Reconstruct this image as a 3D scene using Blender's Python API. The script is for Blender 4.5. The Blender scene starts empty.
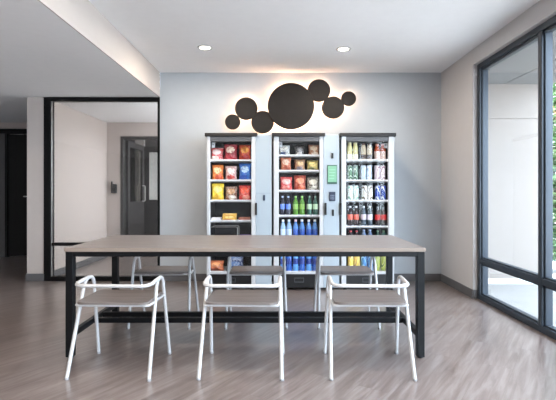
import bpy, bmesh, math, random
from mathutils import Vector, Matrix
random.seed(7)
PI = math.pi
scene = bpy.context.scene
COL = scene.collection
F = 450.0          # focal length in pixels of the 556 px wide frame
VX, VY, CH = 278.0, 192.0, 1.128


def px(x, d):
    return (x - VX) * d / F


def pz(y, d):
    return CH + (VY - y) * d / F


def lin(c):
    c = c / 255.0
    return c / 12.92 if c <= 0.04045 else ((c + 0.055) / 1.055) ** 2.4


def S(r, g, b):
    return (lin(r), lin(g), lin(b), 1.0)


# ------------------------------------------------------------------ materials
MATS = {}


def new_mat(name):
    m = bpy.data.materials.new(name)
    m.use_nodes = True
    nt = m.node_tree
    return m, nt, nt.nodes['Principled BSDF']


def mat(name, col, rough=0.5, metal=0.0, var=0.04, scale=12.0, bump=0.0, spec=0.5, coat=0.0):
    """plain procedural material with a slight noise in its colour"""
    if name in MATS:
        return MATS[name]
    m, nt, b = new_mat(name)
    tc = nt.nodes.new('ShaderNodeTexCoord')
    n = nt.nodes.new('ShaderNodeTexNoise')
    n.inputs['Scale'].default_value = scale
    n.inputs['Detail'].default_value = 3
    nt.links.new(tc.outputs['Object'], n.inputs['Vector'])
    r = nt.nodes.new('ShaderNodeValToRGB')
    r.color_ramp.elements[0].position = 0.3
    r.color_ramp.elements[1].position = 0.7
    r.color_ramp.elements[0].color = tuple(c * (1 - var) for c in col[:3]) + (1,)
    r.color_ramp.elements[1].color = tuple(min(1, c * (1 + var)) for c in col[:3]) + (1,)
    nt.links.new(n.outputs['Fac'], r.inputs['Fac'])
    nt.links.new(r.outputs['Color'], b.inputs['Base Color'])
    b.inputs['Roughness'].default_value = rough
    b.inputs['Metallic'].default_value = metal
    b.inputs['Specular IOR Level'].default_value = spec
    b.inputs['Coat Weight'].default_value = coat
    b.inputs['Coat Roughness'].default_value = 0.285
    if bump:
        bp = nt.nodes.new('ShaderNodeBump')
        bp.inputs['Strength'].default_value = bump
        bp.inputs['Distance'].default_value = 0.002
        n2 = nt.nodes.new('ShaderNodeTexNoise')
        n2.inputs['Scale'].default_value = scale * 12
        nt.links.new(tc.outputs['Object'], n2.inputs['Vector'])
        nt.links.new(n2.outputs['Fac'], bp.inputs['Height'])
        nt.links.new(bp.outputs['Normal'], b.inputs['Normal'])
    MATS[name] = m
    return m


def emit(name, col, strength):
    if name in MATS:
        return MATS[name]
    m, nt, b = new_mat(name)
    b.inputs['Base Color'].default_value = (0.8, 0.8, 0.8, 1)
    b.inputs['Emission Color'].default_value = tuple(col[:3]) + (1,)
    b.inputs['Emission Strength'].default_value = strength
    MATS[name] = m
    return m


def glass(name, tint=(0.97, 0.985, 0.985), gloss=1.0, rough=0.0):
    """thin pane: clear with a Fresnel reflection"""
    if name in MATS:
        return MATS[name]
    m = bpy.data.materials.new(name)
    m.use_nodes = True
    nt = m.node_tree
    nt.nodes.clear()
    out = nt.nodes.new('ShaderNodeOutputMaterial')
    mix = nt.nodes.new('ShaderNodeMixShader')
    tr = nt.nodes.new('ShaderNodeBsdfTransparent')
    gl = nt.nodes.new('ShaderNodeBsdfGlossy')
    fr = nt.nodes.new('ShaderNodeFresnel')
    mu = nt.nodes.new('ShaderNodeMath')
    mu.operation = 'MULTIPLY'
    mu.inputs[1].default_value = gloss
    geo = nt.nodes.new('ShaderNodeNewGeometry')
    mr = nt.nodes.new('ShaderNodeMapRange')      # same reflectance on both faces of the thin pane
    mr.inputs['To Min'].default_value = 1.5
    mr.inputs['To Max'].default_value = 1 / 1.5
    nt.links.new(geo.outputs['Backfacing'], mr.inputs['Value'])
    nt.links.new(mr.outputs[0], fr.inputs['IOR'])
    tr.inputs['Color'].default_value = tuple(tint) + (1,)
    gl.inputs['Roughness'].default_value = rough
    nt.links.new(fr.outputs[0], mu.inputs[0])
    nt.links.new(mu.outputs[0], mix.inputs[0])
    nt.links.new(tr.outputs[0], mix.inputs[1])
    nt.links.new(gl.outputs[0], mix.inputs[2])
    nt.links.new(mix.outputs[0], out.inputs['Surface'])
    MATS[name] = m
    return m


def wood(name, c1, c2, c3, rot=0.0, rough=0.35, plank=None, stretch=14.0, coat=0.0, spec=0.5, grain=3.2):
    """wood grain along the local x axis (after rot); plank=(length, width) adds boards"""
    m, nt, b = new_mat(name)
    N = nt.nodes.new
    L = nt.links.new
    tc = N('ShaderNodeTexCoord')
    mp = N('ShaderNodeMapping')
    mp.inputs['Rotation'].default_value = (0, 0, rot)
    L(tc.outputs['Object'], mp.inputs['Vector'])
    st = N('ShaderNodeMapping')
    st.inputs['Scale'].default_value = (1.0, stretch, 1.0)
    L(mp.outputs[0], st.inputs['Vector'])
    vec = st.outputs[0]
    tone = None
    if plank:
        br = N('ShaderNodeTexBrick')
        br.offset = 0.37
        br.inputs['Color1'].default_value = (0, 0, 0, 1)
        br.inputs['Color2'].default_value = (1, 1, 1, 1)
        br.inputs['Mortar'].default_value = (0.5, 0.5, 0.5, 1)
        br.inputs['Scale'].default_value = 1.0
        br.inputs['Mortar Size'].default_value = 0.0012
        br.inputs['Mortar Smooth'].default_value = 0.6
        br.inputs['Brick Width'].default_value = plank[0]
        br.inputs['Row Height'].default_value = plank[1]
        L(mp.outputs[0], br.inputs['Vector'])
        tone = br
        add = N('ShaderNodeVectorMath')
        add.operation = 'ADD'
        sc = N('ShaderNodeVectorMath')
        sc.operation = 'SCALE'
        sc.inputs['Scale'].default_value = 9.0
        L(br.outputs['Color'], sc.inputs[0])
        L(st.outputs[0], add.inputs[0])
        L(sc.outputs[0], add.inputs[1])
        vec = add.outputs[0]
    n = N('ShaderNodeTexNoise')
    n.inputs['Scale'].default_value = grain
    n.inputs['Detail'].default_value = 6
    n.inputs['Roughness'].default_value = 0.62
    n.inputs['Distortion'].default_value = 0.6
    L(vec, n.inputs['Vector'])
    r = N('ShaderNodeValToRGB')
    e = r.color_ramp.elements
    e[0].position = 0.28
    e[0].color = c1
    e[1].position = 0.74
    e[1].color = c3
    e2 = e.new(0.5)
    e2.color = c2
    L(n.outputs['Fac'], r.inputs['Fac'])
    colr = r.outputs['Color']
    if plank:
        hv = N('ShaderNodeMixRGB')
        hv.blend_type = 'MULTIPLY'
        hv.inputs['Fac'].default_value = 1.0
        rr = N('ShaderNodeValToRGB')
        rr.color_ramp.elements[0].color = (0.80, 0.785, 0.77, 1)
        rr.color_ramp.elements[1].color = (1.0, 1.0, 1.0, 1)
        L(br.outputs['Color'], rr.inputs['Fac'])
        L(colr, hv.inputs['Color1'])
        L(rr.outputs['Color'], hv.inputs['Color2'])
        mo = N('ShaderNodeMixRGB')
        mo.blend_type = 'MIX'
        mo.inputs['Color2'].default_value = tuple(c * 0.45 for c in c1[:3]) + (1,)
        mm = N('ShaderNodeMath')
        mm.operation = 'MULTIPLY'
        mm.inputs[1].default_value = 0.45
        L(br.outputs['Fac'], mm.inputs[0])
        L(mm.outputs[0], mo.inputs['Fac'])
        L(hv.outputs['Color'], mo.inputs['Color1'])
        colr = mo.outputs['Color']
    L(colr, b.inputs['Base Color'])
    b.inputs['Roughness'].default_value = rough
    b.inputs['Specular IOR Level'].default_value = spec
    b.inputs['Coat Weight'].default_value = coat
    b.inputs['Coat Roughness'].default_value = 0.285
    MATS[name] = m
    return m


def pack_mat(name, base, accent, third, seed=0.0, rough=0.35, label=(0.5, 0.55), size=(0.34, 0.2)):
    """printed snack bag: base colour, a wavy emblem patch and a lower food-picture patch"""
    if name in MATS:
        return MATS[name]
    m, nt, b = new_mat(name)
    N = nt.nodes.new
    L = nt.links.new
    tc = N('ShaderNodeTexCoord')
    sep = N('ShaderNodeSeparateXYZ')
    L(tc.outputs['Generated'], sep.inputs[0])
    no = N('ShaderNodeTexNoise')
    no.inputs['Scale'].default_value = 5.0
    no.inputs['Detail'].default_value = 2
    off = N('ShaderNodeVectorMath')
    off.inputs[1].default_value = (seed * 3.7, seed * 1.3, seed)
    L(tc.outputs['Generated'], off.inputs[0])
    L(off.outputs[0], no.inputs['Vector'])

    def ell(cx, cz, rx, rz, wob):
        a = N('ShaderNodeMath'); a.operation = 'SUBTRACT'; a.inputs[1].default_value = cx
        L(sep.outputs['X'], a.inputs[0])
        a2 = N('ShaderNodeMath'); a2.operation = 'DIVIDE'; a2.inputs[1].default_value = rx
        L(a.outputs[0], a2.inputs[0])
        a3 = N('ShaderNodeMath'); a3.operation = 'POWER'; a3.inputs[1].default_value = 2
        aa = N('ShaderNodeMath'); aa.operation = 'ABSOLUTE'
        L(a2.outputs[0], aa.inputs[0]); L(aa.outputs[0], a3.inputs[0])
        c = N('ShaderNodeMath'); c.operation = 'SUBTRACT'; c.inputs[1].default_value = cz
        L(sep.outputs['Z'], c.inputs[0])
        c2 = N('ShaderNodeMath'); c2.operation = 'DIVIDE'; c2.inputs[1].default_value = rz
        L(c.outputs[0], c2.inputs[0])
        cb = N('ShaderNodeMath'); cb.operation = 'ABSOLUTE'
        c3 = N('ShaderNodeMath'); c3.operation = 'POWER'; c3.inputs[1].default_value = 2
        L(c2.outputs[0], cb.inputs[0]); L(cb.outputs[0], c3.inputs[0])
        s = N('ShaderNodeMath'); s.operation = 'ADD'
        L(a3.outputs[0], s.inputs[0]); L(c3.outputs[0], s.inputs[1])
        w = N('ShaderNodeMath'); w.operation = 'MULTIPLY_ADD'; w.inputs[1].default_value = wob; w.inputs[2].default_value = -wob / 2
        L(no.outputs['Fac'], w.inputs[0])
        t = N('ShaderNodeMath'); t.operation = 'ADD'
        L(s.outputs[0], t.inputs[0]); L(w.outputs[0], t.inputs[1])
        lt = N('ShaderNodeMath'); lt.operation = 'LESS_THAN'; lt.inputs[1].default_value = 1.0
        L(t.outputs[0], lt.inputs[0])
        return lt.outputs[0]

    f1 = ell(label[0], label[1] + 0.12, size[0], size[1], 1.2)
    f2 = ell(0.5 + 0.12 * math.sin(seed * 5), 0.25, 0.3, 0.15, 3.0)
    m1 = N('ShaderNodeMixRGB')
    m1.inputs['Color1'].default_value = base
    m1.inputs['Color2'].default_value = third
    L(f2, m1.inputs['Fac'])
    m2 = N('ShaderNodeMixRGB')
    L(m1.outputs[0], m2.inputs['Color1'])
    m2.inputs['Color2'].default_value = accent
    L(f1, m2.inputs['Fac'])
    n3 = N('ShaderNodeTexNoise')                # small print detail
    n3.inputs['Scale'].default_value = 8.0
    n3.inputs['Detail'].default_value = 1
    L(off.outputs[0], n3.inputs['Vector'])
    r3 = N('ShaderNodeValToRGB')
    r3.color_ramp.elements[0].position = 0.50
    r3.color_ramp.elements[1].position = 0.62
    r3.color_ramp.elements[0].color = (0, 0, 0, 1)
    r3.color_ramp.elements[1].color = (0.65, 0.65, 0.65, 1)
    L(n3.outputs['Fac'], r3.inputs['Fac'])
    m3 = N('ShaderNodeMixRGB')
    L(r3.outputs['Color'], m3.inputs['Fac'])
    L(m2.outputs[0], m3.inputs['Color1'])
    m3.inputs['Color2'].default_value = tuple(0.75 * t + 0.05 for t in third[:3]) + (1,)
    L(m3.outputs[0], b.inputs['Base Color'])
    b.inputs['Roughness'].default_value = rough
    MATS[name] = m
    return m


def can_mat(name, base, accent, third):
    """printed can: base colour with a wide swirl band and a thin base band"""
    if name in MATS:
        return MATS[name]
    m, nt, b = new_mat(name)
    N = nt.nodes.new
    L = nt.links.new
    tc = N('ShaderNodeTexCoord')
    wv = N('ShaderNodeTexWave')
    wv.wave_type = 'BANDS'
    wv.bands_direction = 'DIAGONAL'
    wv.inputs['Scale'].default_value = 0.75
    wv.inputs['Distortion'].default_value = 4.5
    wv.inputs['Detail'].default_value = 1
    L(tc.outputs['Generated'], wv.inputs['Vector'])
    r = N('ShaderNodeValToRGB')
    r.color_ramp.interpolation = 'CONSTANT'
    r.color_ramp.elements[0].color = base
    r.color_ramp.elements[1].position = 0.62
    r.color_ramp.elements[1].color = accent
    e = r.color_ramp.elements.new(0.9)
    e.color = third
    L(wv.outputs['Fac'], r.inputs['Fac'])
    L(r.outputs['Color'], b.inputs['Base Color'])
    b.inputs['Roughness'].default_value = 0.3
    b.inputs['Metallic'].default_value = 0.15
    MATS[name] = m
    return m


# ------------------------------------------------------------------ mesh helpers
def BM():
    return bmesh.new()


def add_box(bm, x0, x1, y0, y1, z0, z1, bevel=0.0, M=None):
    r = bmesh.ops.create_cube(bm, size=1.0)
    vs = r['verts']
    c = Vector(((x0 + x1) / 2, (y0 + y1) / 2, (z0 + z1) / 2))
    d = Vector((abs(x1 - x0), abs(y1 - y0), abs(z1 - z0)))
    for v in vs:
        v.co = Vector((v.co.x * d.x, v.co.y * d.y, v.co.z * d.z)) + c
    if bevel:
        es = list({e for v in vs for e in v.link_edges})
        rb = bmesh.ops.bevel(bm, geom=es, offset=bevel, segments=2, affect='EDGES', profile=0.5)
        vs = list({v for f in rb['faces'] for v in f.verts} | {v for v in vs if v.is_valid})
    if M is not None:
        for v in vs:
            v.co = M @ v.co
    return vs


def add_tube(bm, pts, r, seg=12, caps=True):
    pts = [Vector(p) for p in pts]
    n = len(pts)
    rad = r if isinstance(r, (list, tuple)) else [r] * n
    tang = []
    for i in range(n):
        a = pts[max(0, i - 1)]
        c = pts[min(n - 1, i + 1)]
        tang.append((c - a).normalized())
    t0 = tang[0]
    up = Vector((0, 0, 1)) if abs(t0.z) < 0.9 else Vector((1, 0, 0))
    u = t0.cross(up).normalized()
    rings = []
    for i in range(n):
        t = tang[i]
        u = (u - t * u.dot(t)).normalized()
        w = t.cross(u)
        rings.append([bm.verts.new(pts[i] + (u * math.cos(2 * PI * k / seg) + w * math.sin(2 * PI * k / seg)) * rad[i]) for k in range(seg)])
    for i in range(n - 1):
        for k in range(seg):
            bm.faces.new((rings[i][k], rings[i][(k + 1) % seg], rings[i + 1][(k + 1) % seg], rings[i + 1][k]))
    if caps:
        bm.faces.new(list(reversed(rings[0])))
        bm.faces.new(rings[-1])


def rounded(pts, rad, n=6):
    """polyline with its inner corners rounded"""
    P = [Vector(p) for p in pts]
    rads = rad if isinstance(rad, (list, tuple)) else [rad] * len(P)
    out = [P[0]]
    for i in range(1, len(P) - 1):
        a, b, c = P[i - 1], P[i], P[i + 1]
        d1, d2 = (a - b), (c - b)
        k = min(rads[i], d1.length * 0.49, d2.length * 0.49)
        s, e = b + d1.normalized() * k, b + d2.normalized() * k
        for j in range(n + 1):
            t = j / n
            out.append(s * (1 - t) ** 2 + b * 2 * t * (1 - t) + e * t * t)
    out.append(P[-1])
    return out


def add_lathe(bm, prof, seg=20, c=(0, 0, 0), axis='Z'):
    rings = []
    for (r, z) in prof:
        ring = []
        for k in range(seg):
            a = 2 * PI * k / seg
            if axis == 'Z':
                p = (c[0] + r * math.cos(a), c[1] + r * math.sin(a), c[2] + z)
            else:
                p = (c[0] + r * math.cos(a), c[1] - z, c[2] + r * math.sin(a))   # axis runs towards -y
            ring.append(bm.verts.new(p))
        rings.append(ring)
    for i in range(len(prof) - 1):
        for k in range(seg):
            bm.faces.new((rings[i][k], rings[i][(k + 1) % seg], rings[i + 1][(k + 1) % seg], rings[i + 1][k]))
    if prof[0][0] > 1e-5:
        bm.faces.new(list(reversed(rings[0])))
    if prof[-1][0] > 1e-5:
        bm.faces.new(rings[-1])


def obj(name, bm, m, parent=None, smooth=False, angle=40):
    bmesh.ops.remove_doubles(bm, verts=bm.verts, dist=1e-6)
    bmesh.ops.recalc_face_normals(bm, faces=bm.faces)
    me = bpy.data.meshes.new(name)
    bm.to_mesh(me)
    bm.free()
    if m is not None:
        me.materials.append(m)
    if smooth:
        for p in me.polygons:
            p.use_smooth = True
        me.set_sharp_from_angle(angle=math.radians(angle))
    o = bpy.data.objects.new(name, me)
    COL.objects.link(o)
    if parent is not None:
        o.parent = parent
    return o


def tag(o, label, cat, group=None):
    o['label'] = label
    o['category'] = cat
    if group:
        o['group'] = group
    return o


def thing(name, label, cat, loc=(0, 0, 0), rz=0.0, group=None):
    o = bpy.data.objects.new(name, None)
    o.empty_display_size = 0.05
    COL.objects.link(o)
    o.location = loc
    o.rotation_euler = (0, 0, rz)
    return tag(o, label, cat, group)


def struct(name, bm, m, parent=None, smooth=False):
    o = obj(name, bm, m, parent, smooth)
    if parent is None:
        o['kind'] = 'structure'
    return o


def struct_empty(name, loc=(0, 0, 0)):
    o = bpy.data.objects.new(name, None)
    o.empty_display_size = 0.05
    o.location = loc
    o['kind'] = 'structure'
    COL.objects.link(o)
    return o


def copy_thing(root, loc, rz=None, label=None):
    r = root.copy()
    COL.objects.link(r)
    r.location = loc
    if rz is not None:
        r.rotation_euler = (0, 0, rz)
    if label:
        r['label'] = label
    for ch in list(root.children):
        c = ch.copy()
        COL.objects.link(c)
        c.parent = r
        for g in list(ch.children):
            d = g.copy()
            COL.objects.link(d)
            d.parent = c
    return r


def box(name, m, x0, x1, y0, y1, z0, z1, parent=None, bevel=0.0):
    bm = BM()
    add_box(bm, x0, x1, y0, y1, z0, z1, bevel)
    return obj(name, bm, m, parent)


# ------------------------------------------------------------------ colours
m_floor = wood('floor_planks', S(92, 78, 73), S(122, 110, 106), S(150, 142, 140), rot=math.radians(-56),
               rough=0.30, plank=(1.22, 0.18), stretch=11.0, spec=0.7, coat=0.8, grain=2.2)
m_top = wood('table_laminate', S(100, 92, 89), S(119, 112, 109), S(134, 128, 126), rough=0.34, stretch=16.0)
m_seat = wood('seat_laminate', S(96, 88, 85), S(112, 104, 101), S(128, 120, 117), rough=0.38, stretch=16.0)
m_edge = mat('tabletop_edge_band', S(134, 122, 113), 0.45)
m_wall_blue = mat('painted_wall_pale_blue', S(178, 184, 190), 0.85, var=0.012, bump=0.05, spec=0.25)
m_wall_warm = mat('painted_wall_warm_white', S(186, 184, 184), 0.85, var=0.012, bump=0.05, spec=0.25)
m_cream = mat('painted_wall_cream', S(184, 175, 170), 0.85, var=0.012, bump=0.05, spec=0.25)
m_ceil = mat('painted_ceiling_white', S(232, 233, 235), 0.9, var=0.01, bump=0.05, spec=0.2)
m_base = mat('rubber_baseboard_grey', S(88, 88, 90), 0.55)
m_black = mat('black_powder_coat', S(6, 8, 12), 0.42, spec=0.28)
m_frame = mat('dark_window_aluminium', S(46, 54, 64), 0.4, metal=0.3)
m_dark = mat('black_partition_frame', S(6, 6, 7), 0.5, spec=0.2)
m_white_metal = mat('white_powder_coat', S(184, 184, 186), 0.32, spec=0.5)
m_foot = mat('grey_plastic_foot', S(150, 150, 152), 0.5)
m_case = mat('white_machine_enamel', S(184, 187, 191), 0.35, var=0.01)
m_column = mat('pale_blue_machine_panel', S(158, 170, 180), 0.35, var=0.02, scale=4)
m_inner = mat('dark_cooler_lining', S(22, 24, 32), 0.5)
m_cap = mat('charcoal_machine_cap', S(22, 20, 21), 0.5)
m_cap2 = mat('grey_machine_header', S(96, 96, 98), 0.4)
m_shelf = mat('white_shelf_enamel', S(222, 224, 228), 0.4)
m_blackpl = mat('black_plastic', S(10, 11, 14), 0.4)
m_navy = mat('navy_keypad_plastic', S(36, 48, 70), 0.4)
m_bronze = mat('dark_bronze_metal', S(26, 21, 19), 0.6, metal=0.0, spec=0.3, var=0.12, scale=18)
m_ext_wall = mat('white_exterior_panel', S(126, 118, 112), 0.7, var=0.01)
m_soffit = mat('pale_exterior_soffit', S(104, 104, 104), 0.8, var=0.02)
m_pave = mat('concrete_paving', S(124, 122, 120), 0.85, var=0.06, scale=5, bump=0.1)
m_leaf = mat('green_leaves', S(96, 128, 84), 0.6, var=0.35, scale=9)
m_bark = mat('grey_brown_bark', S(98, 86, 72), 0.8, var=0.2)
m_steel = mat('brushed_steel', S(190, 190, 188), 0.3, metal=0.9)
m_doorblk = mat('black_painted_door', S(14, 13, 13), 0.6, spec=0.3)
m_grey_panel = mat('grey_door_surround', S(92, 90, 90), 0.5)
g_win = glass('window_pane_clear', (0.97, 0.985, 0.985))
g_part = glass('partition_pane_dimmed', (0.74, 0.73, 0.71), gloss=1.0)  # grey tint stands in for the dimness of the vestibule behind
g_cool = glass('cooler_pane_clear', (0.98, 0.985, 0.99), gloss=0.6)
m_lens = emit('lamp_lens_warm', (1.0, 0.90, 0.76), 14.0)
m_led = emit('cooler_led_white', (0.93, 0.97, 1.0), 2.0)
m_halo = emit('halo_led_warm', (1.0, 0.55, 0.31), 12.0)

# ------------------------------------------------------------------ setting
DB = 5.70                    # depth of the wall behind the machines
XR = 2.066                   # plane of the right wall
ZC = 2.64                    # main ceiling
ZL = 2.33                    # low ceiling on the left
XS = -1.495                  # face of the ceiling drop
XL = -5.25                   # left wall
YB = -4.4                    # rear of the room
DE = 7.78                    # far end of the corridor

bm = BM(); add_box(bm, XL - 0.12, 2.2, YB, 9.4, -0.12, 0.0)
struct('floor', bm, m_floor)
bm = BM(); add_box(bm, XS, 2.2, YB, DB + 0.12, ZC, ZC + 0.12)
struct('ceiling', bm, m_ceil)
bm = BM(); add_box(bm, XL - 0.12, XS - 0.012, YB, DB, ZL, ZC + 0.12)
struct('ceiling_low', bm, m_ceil)
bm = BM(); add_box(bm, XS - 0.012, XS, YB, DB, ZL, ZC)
struct('trim_1', bm, mat('trim_warm_light_tint', S(184, 177, 172), 0.85, var=0.01))  # warm lamp light on the drop face is put into this colour
bm = BM(); add_box(bm, XL - 0.12, XS - 0.012, DB, 9.4, ZL, ZL + 0.12)
struct('ceiling_corridor', bm, m_ceil)

# wall behind the machines (its left end is the jamb of the glazed partition)
XB = px(160, DB)
bm = BM(); add_box(bm, XB, 2.2, DB, DB + 0.12, 0, ZC)
struct('wall_back', bm, m_wall_blue)
# right wall: solid end, then a header over the long window
YW = 4.765
ZW = 2.474
bm = BM()
add_box(bm, XR, XR + 0.16, YW, DB, 0, ZC)
add_box(bm, XR, XR + 0.16, YB, YW, ZW, ZC)
struct('wall_right', bm, m_wall_warm)
bm = BM(); add_box(bm, XL - 0.12, XL, YB, 9.4, 0, ZL)
struct('wall_left', bm, m_wall_warm)
# wall between the corridor and the glazed vestibule; its end reads as a white pillar
XP0, XP1 = px(27, DB), px(44.5, DB)
bm = BM(); add_box(bm, XP0, XP1, DB, DE, 0, ZL)
struct('wall_pillar', bm, m_cream)
# far walls
bm = BM()
add_box(bm, XP1, px(120.5, DE), DE, DE + 0.1, 0, ZL)
add_box(bm, px(120.5, DE), XB + 0.9, DE, DE + 0.1, 2.09, ZL)
struct('wall_vestibule', bm, m_cream)
bm = BM(); add_box(bm, XB + 0.9, XB + 1.0, DB + 0.12, 9.4, 0, ZL)
struct('wall_hidden', bm, m_wall_warm)
bm = BM(); add_box(bm, XL, XB + 0.9, 9.3, 9.4, 0, ZL)
struct('wall_end', bm, m_grey_panel)
bm = BM(); add_box(bm, XL, XP0, DE, DE + 0.1, 2.225, ZL)
struct('wall_corridor', bm, m_cream)

# baseboards
HB = 0.095
bm = BM(); add_box(bm, XB + 0.02, XR, DB - 0.012, DB, 0, HB, 0.003)
struct('baseboard_back', bm, m_base)
bm = BM()
add_box(bm, XR - 0.012, XR, YW, DB - 0.012, 0, HB, 0.003)
add_box(bm, XR, XR + 0.04, YW - 0.012, YW, 0, HB, 0.003)
struct('baseboard_right', bm, m_base)
bm = BM()
add_box(bm, XP0 - 0.012, XP1, DB - 0.012, DB, 0, HB, 0.003)
add_box(bm, XP0 - 0.012, XP0, DB, DE, 0, HB, 0.003)
add_box(bm, XP1, XP1 + 0.012, DB + 0.09, DE, 0, HB, 0.003)
struct('baseboard_left', bm, m_base)

# window_1: long window in the right wall
w = struct_empty('window_1', (2.108, YW, 0))
wx0, wx1 = 2.108, 2.20


def wbox(bmw, x0, x1, y0, y1, z0, z1, bv=0.004):
    add_box(bmw, x0 - 2.108, x1 - 2.108, y0 - YW, y1 - YW, z0, z1, bv)


mull = [3.625 - 1.1 * k for k in range(8)]
bm = BM()
wbox(bm, wx0, wx1, YW - 0.06, YW, 0, ZW)                 # jamb
wbox(bm, wx0, wx1, YB, YW - 0.06, 0, 0.055)              # sill
wbox(bm, wx0, wx1, YB, YW - 0.06, ZW - 0.055, ZW)        # head
obj('window_frame', bm, m_frame, w)
bm = BM()
for a in mull:
    wbox(bm, wx0, wx1, a - 0.026, a + 0.026, 0.055, ZW - 0.055)
obj('mullion', bm, m_frame, w)
edges = [YW - 0.06] + mull + [YB]
bm = BM()
for i in range(len(edges) - 1):
    a1 = edges[i] - (0 if i == 0 else 0.026)
    a0 = edges[i + 1] + 0.026
    wbox(bm, wx0, wx1 - 0.01, a0, a1, 0.385, 0.435)
obj('rail', bm, m_frame, w)
bm = BM()
for i in range(len(edges) - 1):                         # glazing beads step the frame
    a1 = edges[i] - (0 if i == 0 else 0.026)
    a0 = edges[i + 1] + 0.026
    for z0, z1 in ((0.055, 0.385), (0.435, ZW - 0.055)):
        wbox(bm, wx0 + 0.022, wx1 - 0.02, a1 - 0.016, a1, z0, z1, 0.002)
        wbox(bm, wx0 + 0.022, wx1 - 0.02, a0, a0 + 0.016, z0, z1, 0.002)
        wbox(bm, wx0 + 0.022, wx1 - 0.02, a0 + 0.016, a1 - 0.016, z1 - 0.022, z1, 0.002)
        wbox(bm, wx0 + 0.022, wx1 - 0.02, a0 + 0.016, a1 - 0.016, z0, z0 + 0.014, 0.002)
obj('glazing_bead', bm, m_frame, w)
bm = BM()
for i in range(len(edges) - 1):
    a1 = edges[i] - (0 if i == 0 else 0.026)
    a0 = edges[i + 1] + 0.026
    for z0, z1 in ((0.055, 0.385), (0.435, ZW - 0.055)):
        wbox(bm, 2.152, 2.156, a0, a1, z0, z1, 0)
obj('window_pane', bm, g_win, w)

# window_2: glazed partition on the left
w = struct_empty('window_2', (px(44, DB), DB, 0))
ox = px(44, DB)
zt = ZL - 0.002


def pbox(b, x0, x1, y0, y1, z0, z1, bv=0.003):
    add_box(b, x0 - ox, x1 - ox, y0 - DB, y1 - DB, z0, z1, bv)


bm = BM()
pbox(bm, ox, px(51, DB), DB - 0.01, DB + 0.09, 0, zt)
pbox(bm, px(51, DB), XB - 0.03, DB - 0.01, DB + 0.07, zt - 0.05, zt)
pbox(bm, XB - 0.03, XB, DB - 0.01, DB + 0.07, 0, zt)
pbox(bm, px(51, DB), XB - 0.03, DB - 0.01, DB + 0.07, 0, 0.055)
obj('partition_frame', bm, m_dark, w)
bm = BM()
pbox(bm, px(51, DB), XB - 0.03, DB, DB + 0.05, 0.445, 0.485)
obj('rail', bm, m_dark, w)
bm = BM()
pbox(bm, px(51, DB), XB - 0.03, DB + 0.025, DB + 0.031, 0.055, 0.445, 0)
pbox(bm, px(51, DB), XB - 0.03, DB + 0.025, DB + 0.031, 0.485, zt - 0.05, 0)
obj('partition_pane', bm, g_part, w)
bm = BM()
pbox(bm, px(51, DB), px(51.8, DB), DB + 0.0, DB + 0.02, 0.06, zt - 0.05, 0.001)
obj('glazing_bead', bm, m_steel, w)

# wall behind the viewer
bm = BM(); add_box(bm, XL - 0.12, 2.2, YB - 0.12, YB, 0, ZC)
struct('wall_rear', bm, m_wall_warm)

# door_1: black door at the end of the corridor, a little ajar
w = struct_empty('door_1', (px(7, DE), DE + 0.03, 0))
bm = BM()
add_box(bm, -0.9, -0.04, -0.01, 0.06, 0, 2.14, 0.004)
obj('side_panel', bm, m_grey_panel, w)
bm = BM()
add_box(bm, -0.9, 1.4, -0.03, 0.07, 2.14, 2.22, 0.004)
add_box(bm, -0.04, 0.0, -0.03, 0.07, 0, 2.14, 0.004)
obj('door_frame', bm, m_doorblk, w)
R = Matrix.Rotation(math.radians(14), 4, 'Z')
bm = BM()
add_box(bm, 0.005, 0.99, 0.0, 0.045, 0.012, 2.13, 0.004, M=R)
leaf = obj('door_leaf', bm, m_doorblk, w)
bm = BM()
hx = 0.365
add_tube(bm, [R @ Vector((hx, -0.0, 1.05)), R @ Vector((hx, -0.055, 1.05))], 0.012)
add_tube(bm, rounded([R @ Vector((hx, -0.05, 1.05)), R @ Vector((hx - 0.11, -0.055, 1.05))], 0.0), 0.010)
add_lathe(bm, [(0.028, 0), (0.028, 0.008)], 16, c=R @ Vector((hx, -0.0, 1.05)), axis='Y')
obj('door_handle', bm, m_steel, leaf, True)

# door_2: glazed doors beyond the vestibule, one leaf standing open
w = struct_empty('door_2', (px(120.5, DE), DE, 0))
ox = px(120.5, DE)
m_dgrey = mat('dark_grey_door_metal', S(56, 54, 54), 0.4)
bm = BM()
add_box(bm, 0.0, 0.045, -0.012, 0.11, 0, 2.09, 0.004)
add_box(bm, 0.045, 2.0, -0.012, 0.11, 2.04, 2.09, 0.004)
obj('door_frame', bm, m_dgrey, w)
bm = BM()
add_box(bm, 0.05, 0.095, 0.12, 0.22, 0.01, 2.03, 0.003)
add_box(bm, 0.05, 0.095, 0.96, 1.06, 0.01, 2.03, 0.003)
add_box(bm, 0.05, 0.095, 0.22, 0.96, 1.93, 2.03, 0.003)
add_box(bm, 0.05, 0.095, 0.22, 0.96, 0.01, 0.95, 0.003)
leaf = obj('door_leaf', bm, m_dgrey, w)
bm = BM()
add_box(bm, 0.069, 0.075, 0.22, 0.96, 0.95, 1.93)
obj('door_pane', bm, g_part, leaf)
bm = BM()
add_tube(bm, rounded([(0.095, 0.93, 0.95), (0.15, 0.93, 0.95), (0.15, 0.93, 1.25), (0.095, 0.93, 1.25)], 0.03), 0.012)
obj('door_handle', bm, m_steel, leaf, True)
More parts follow.
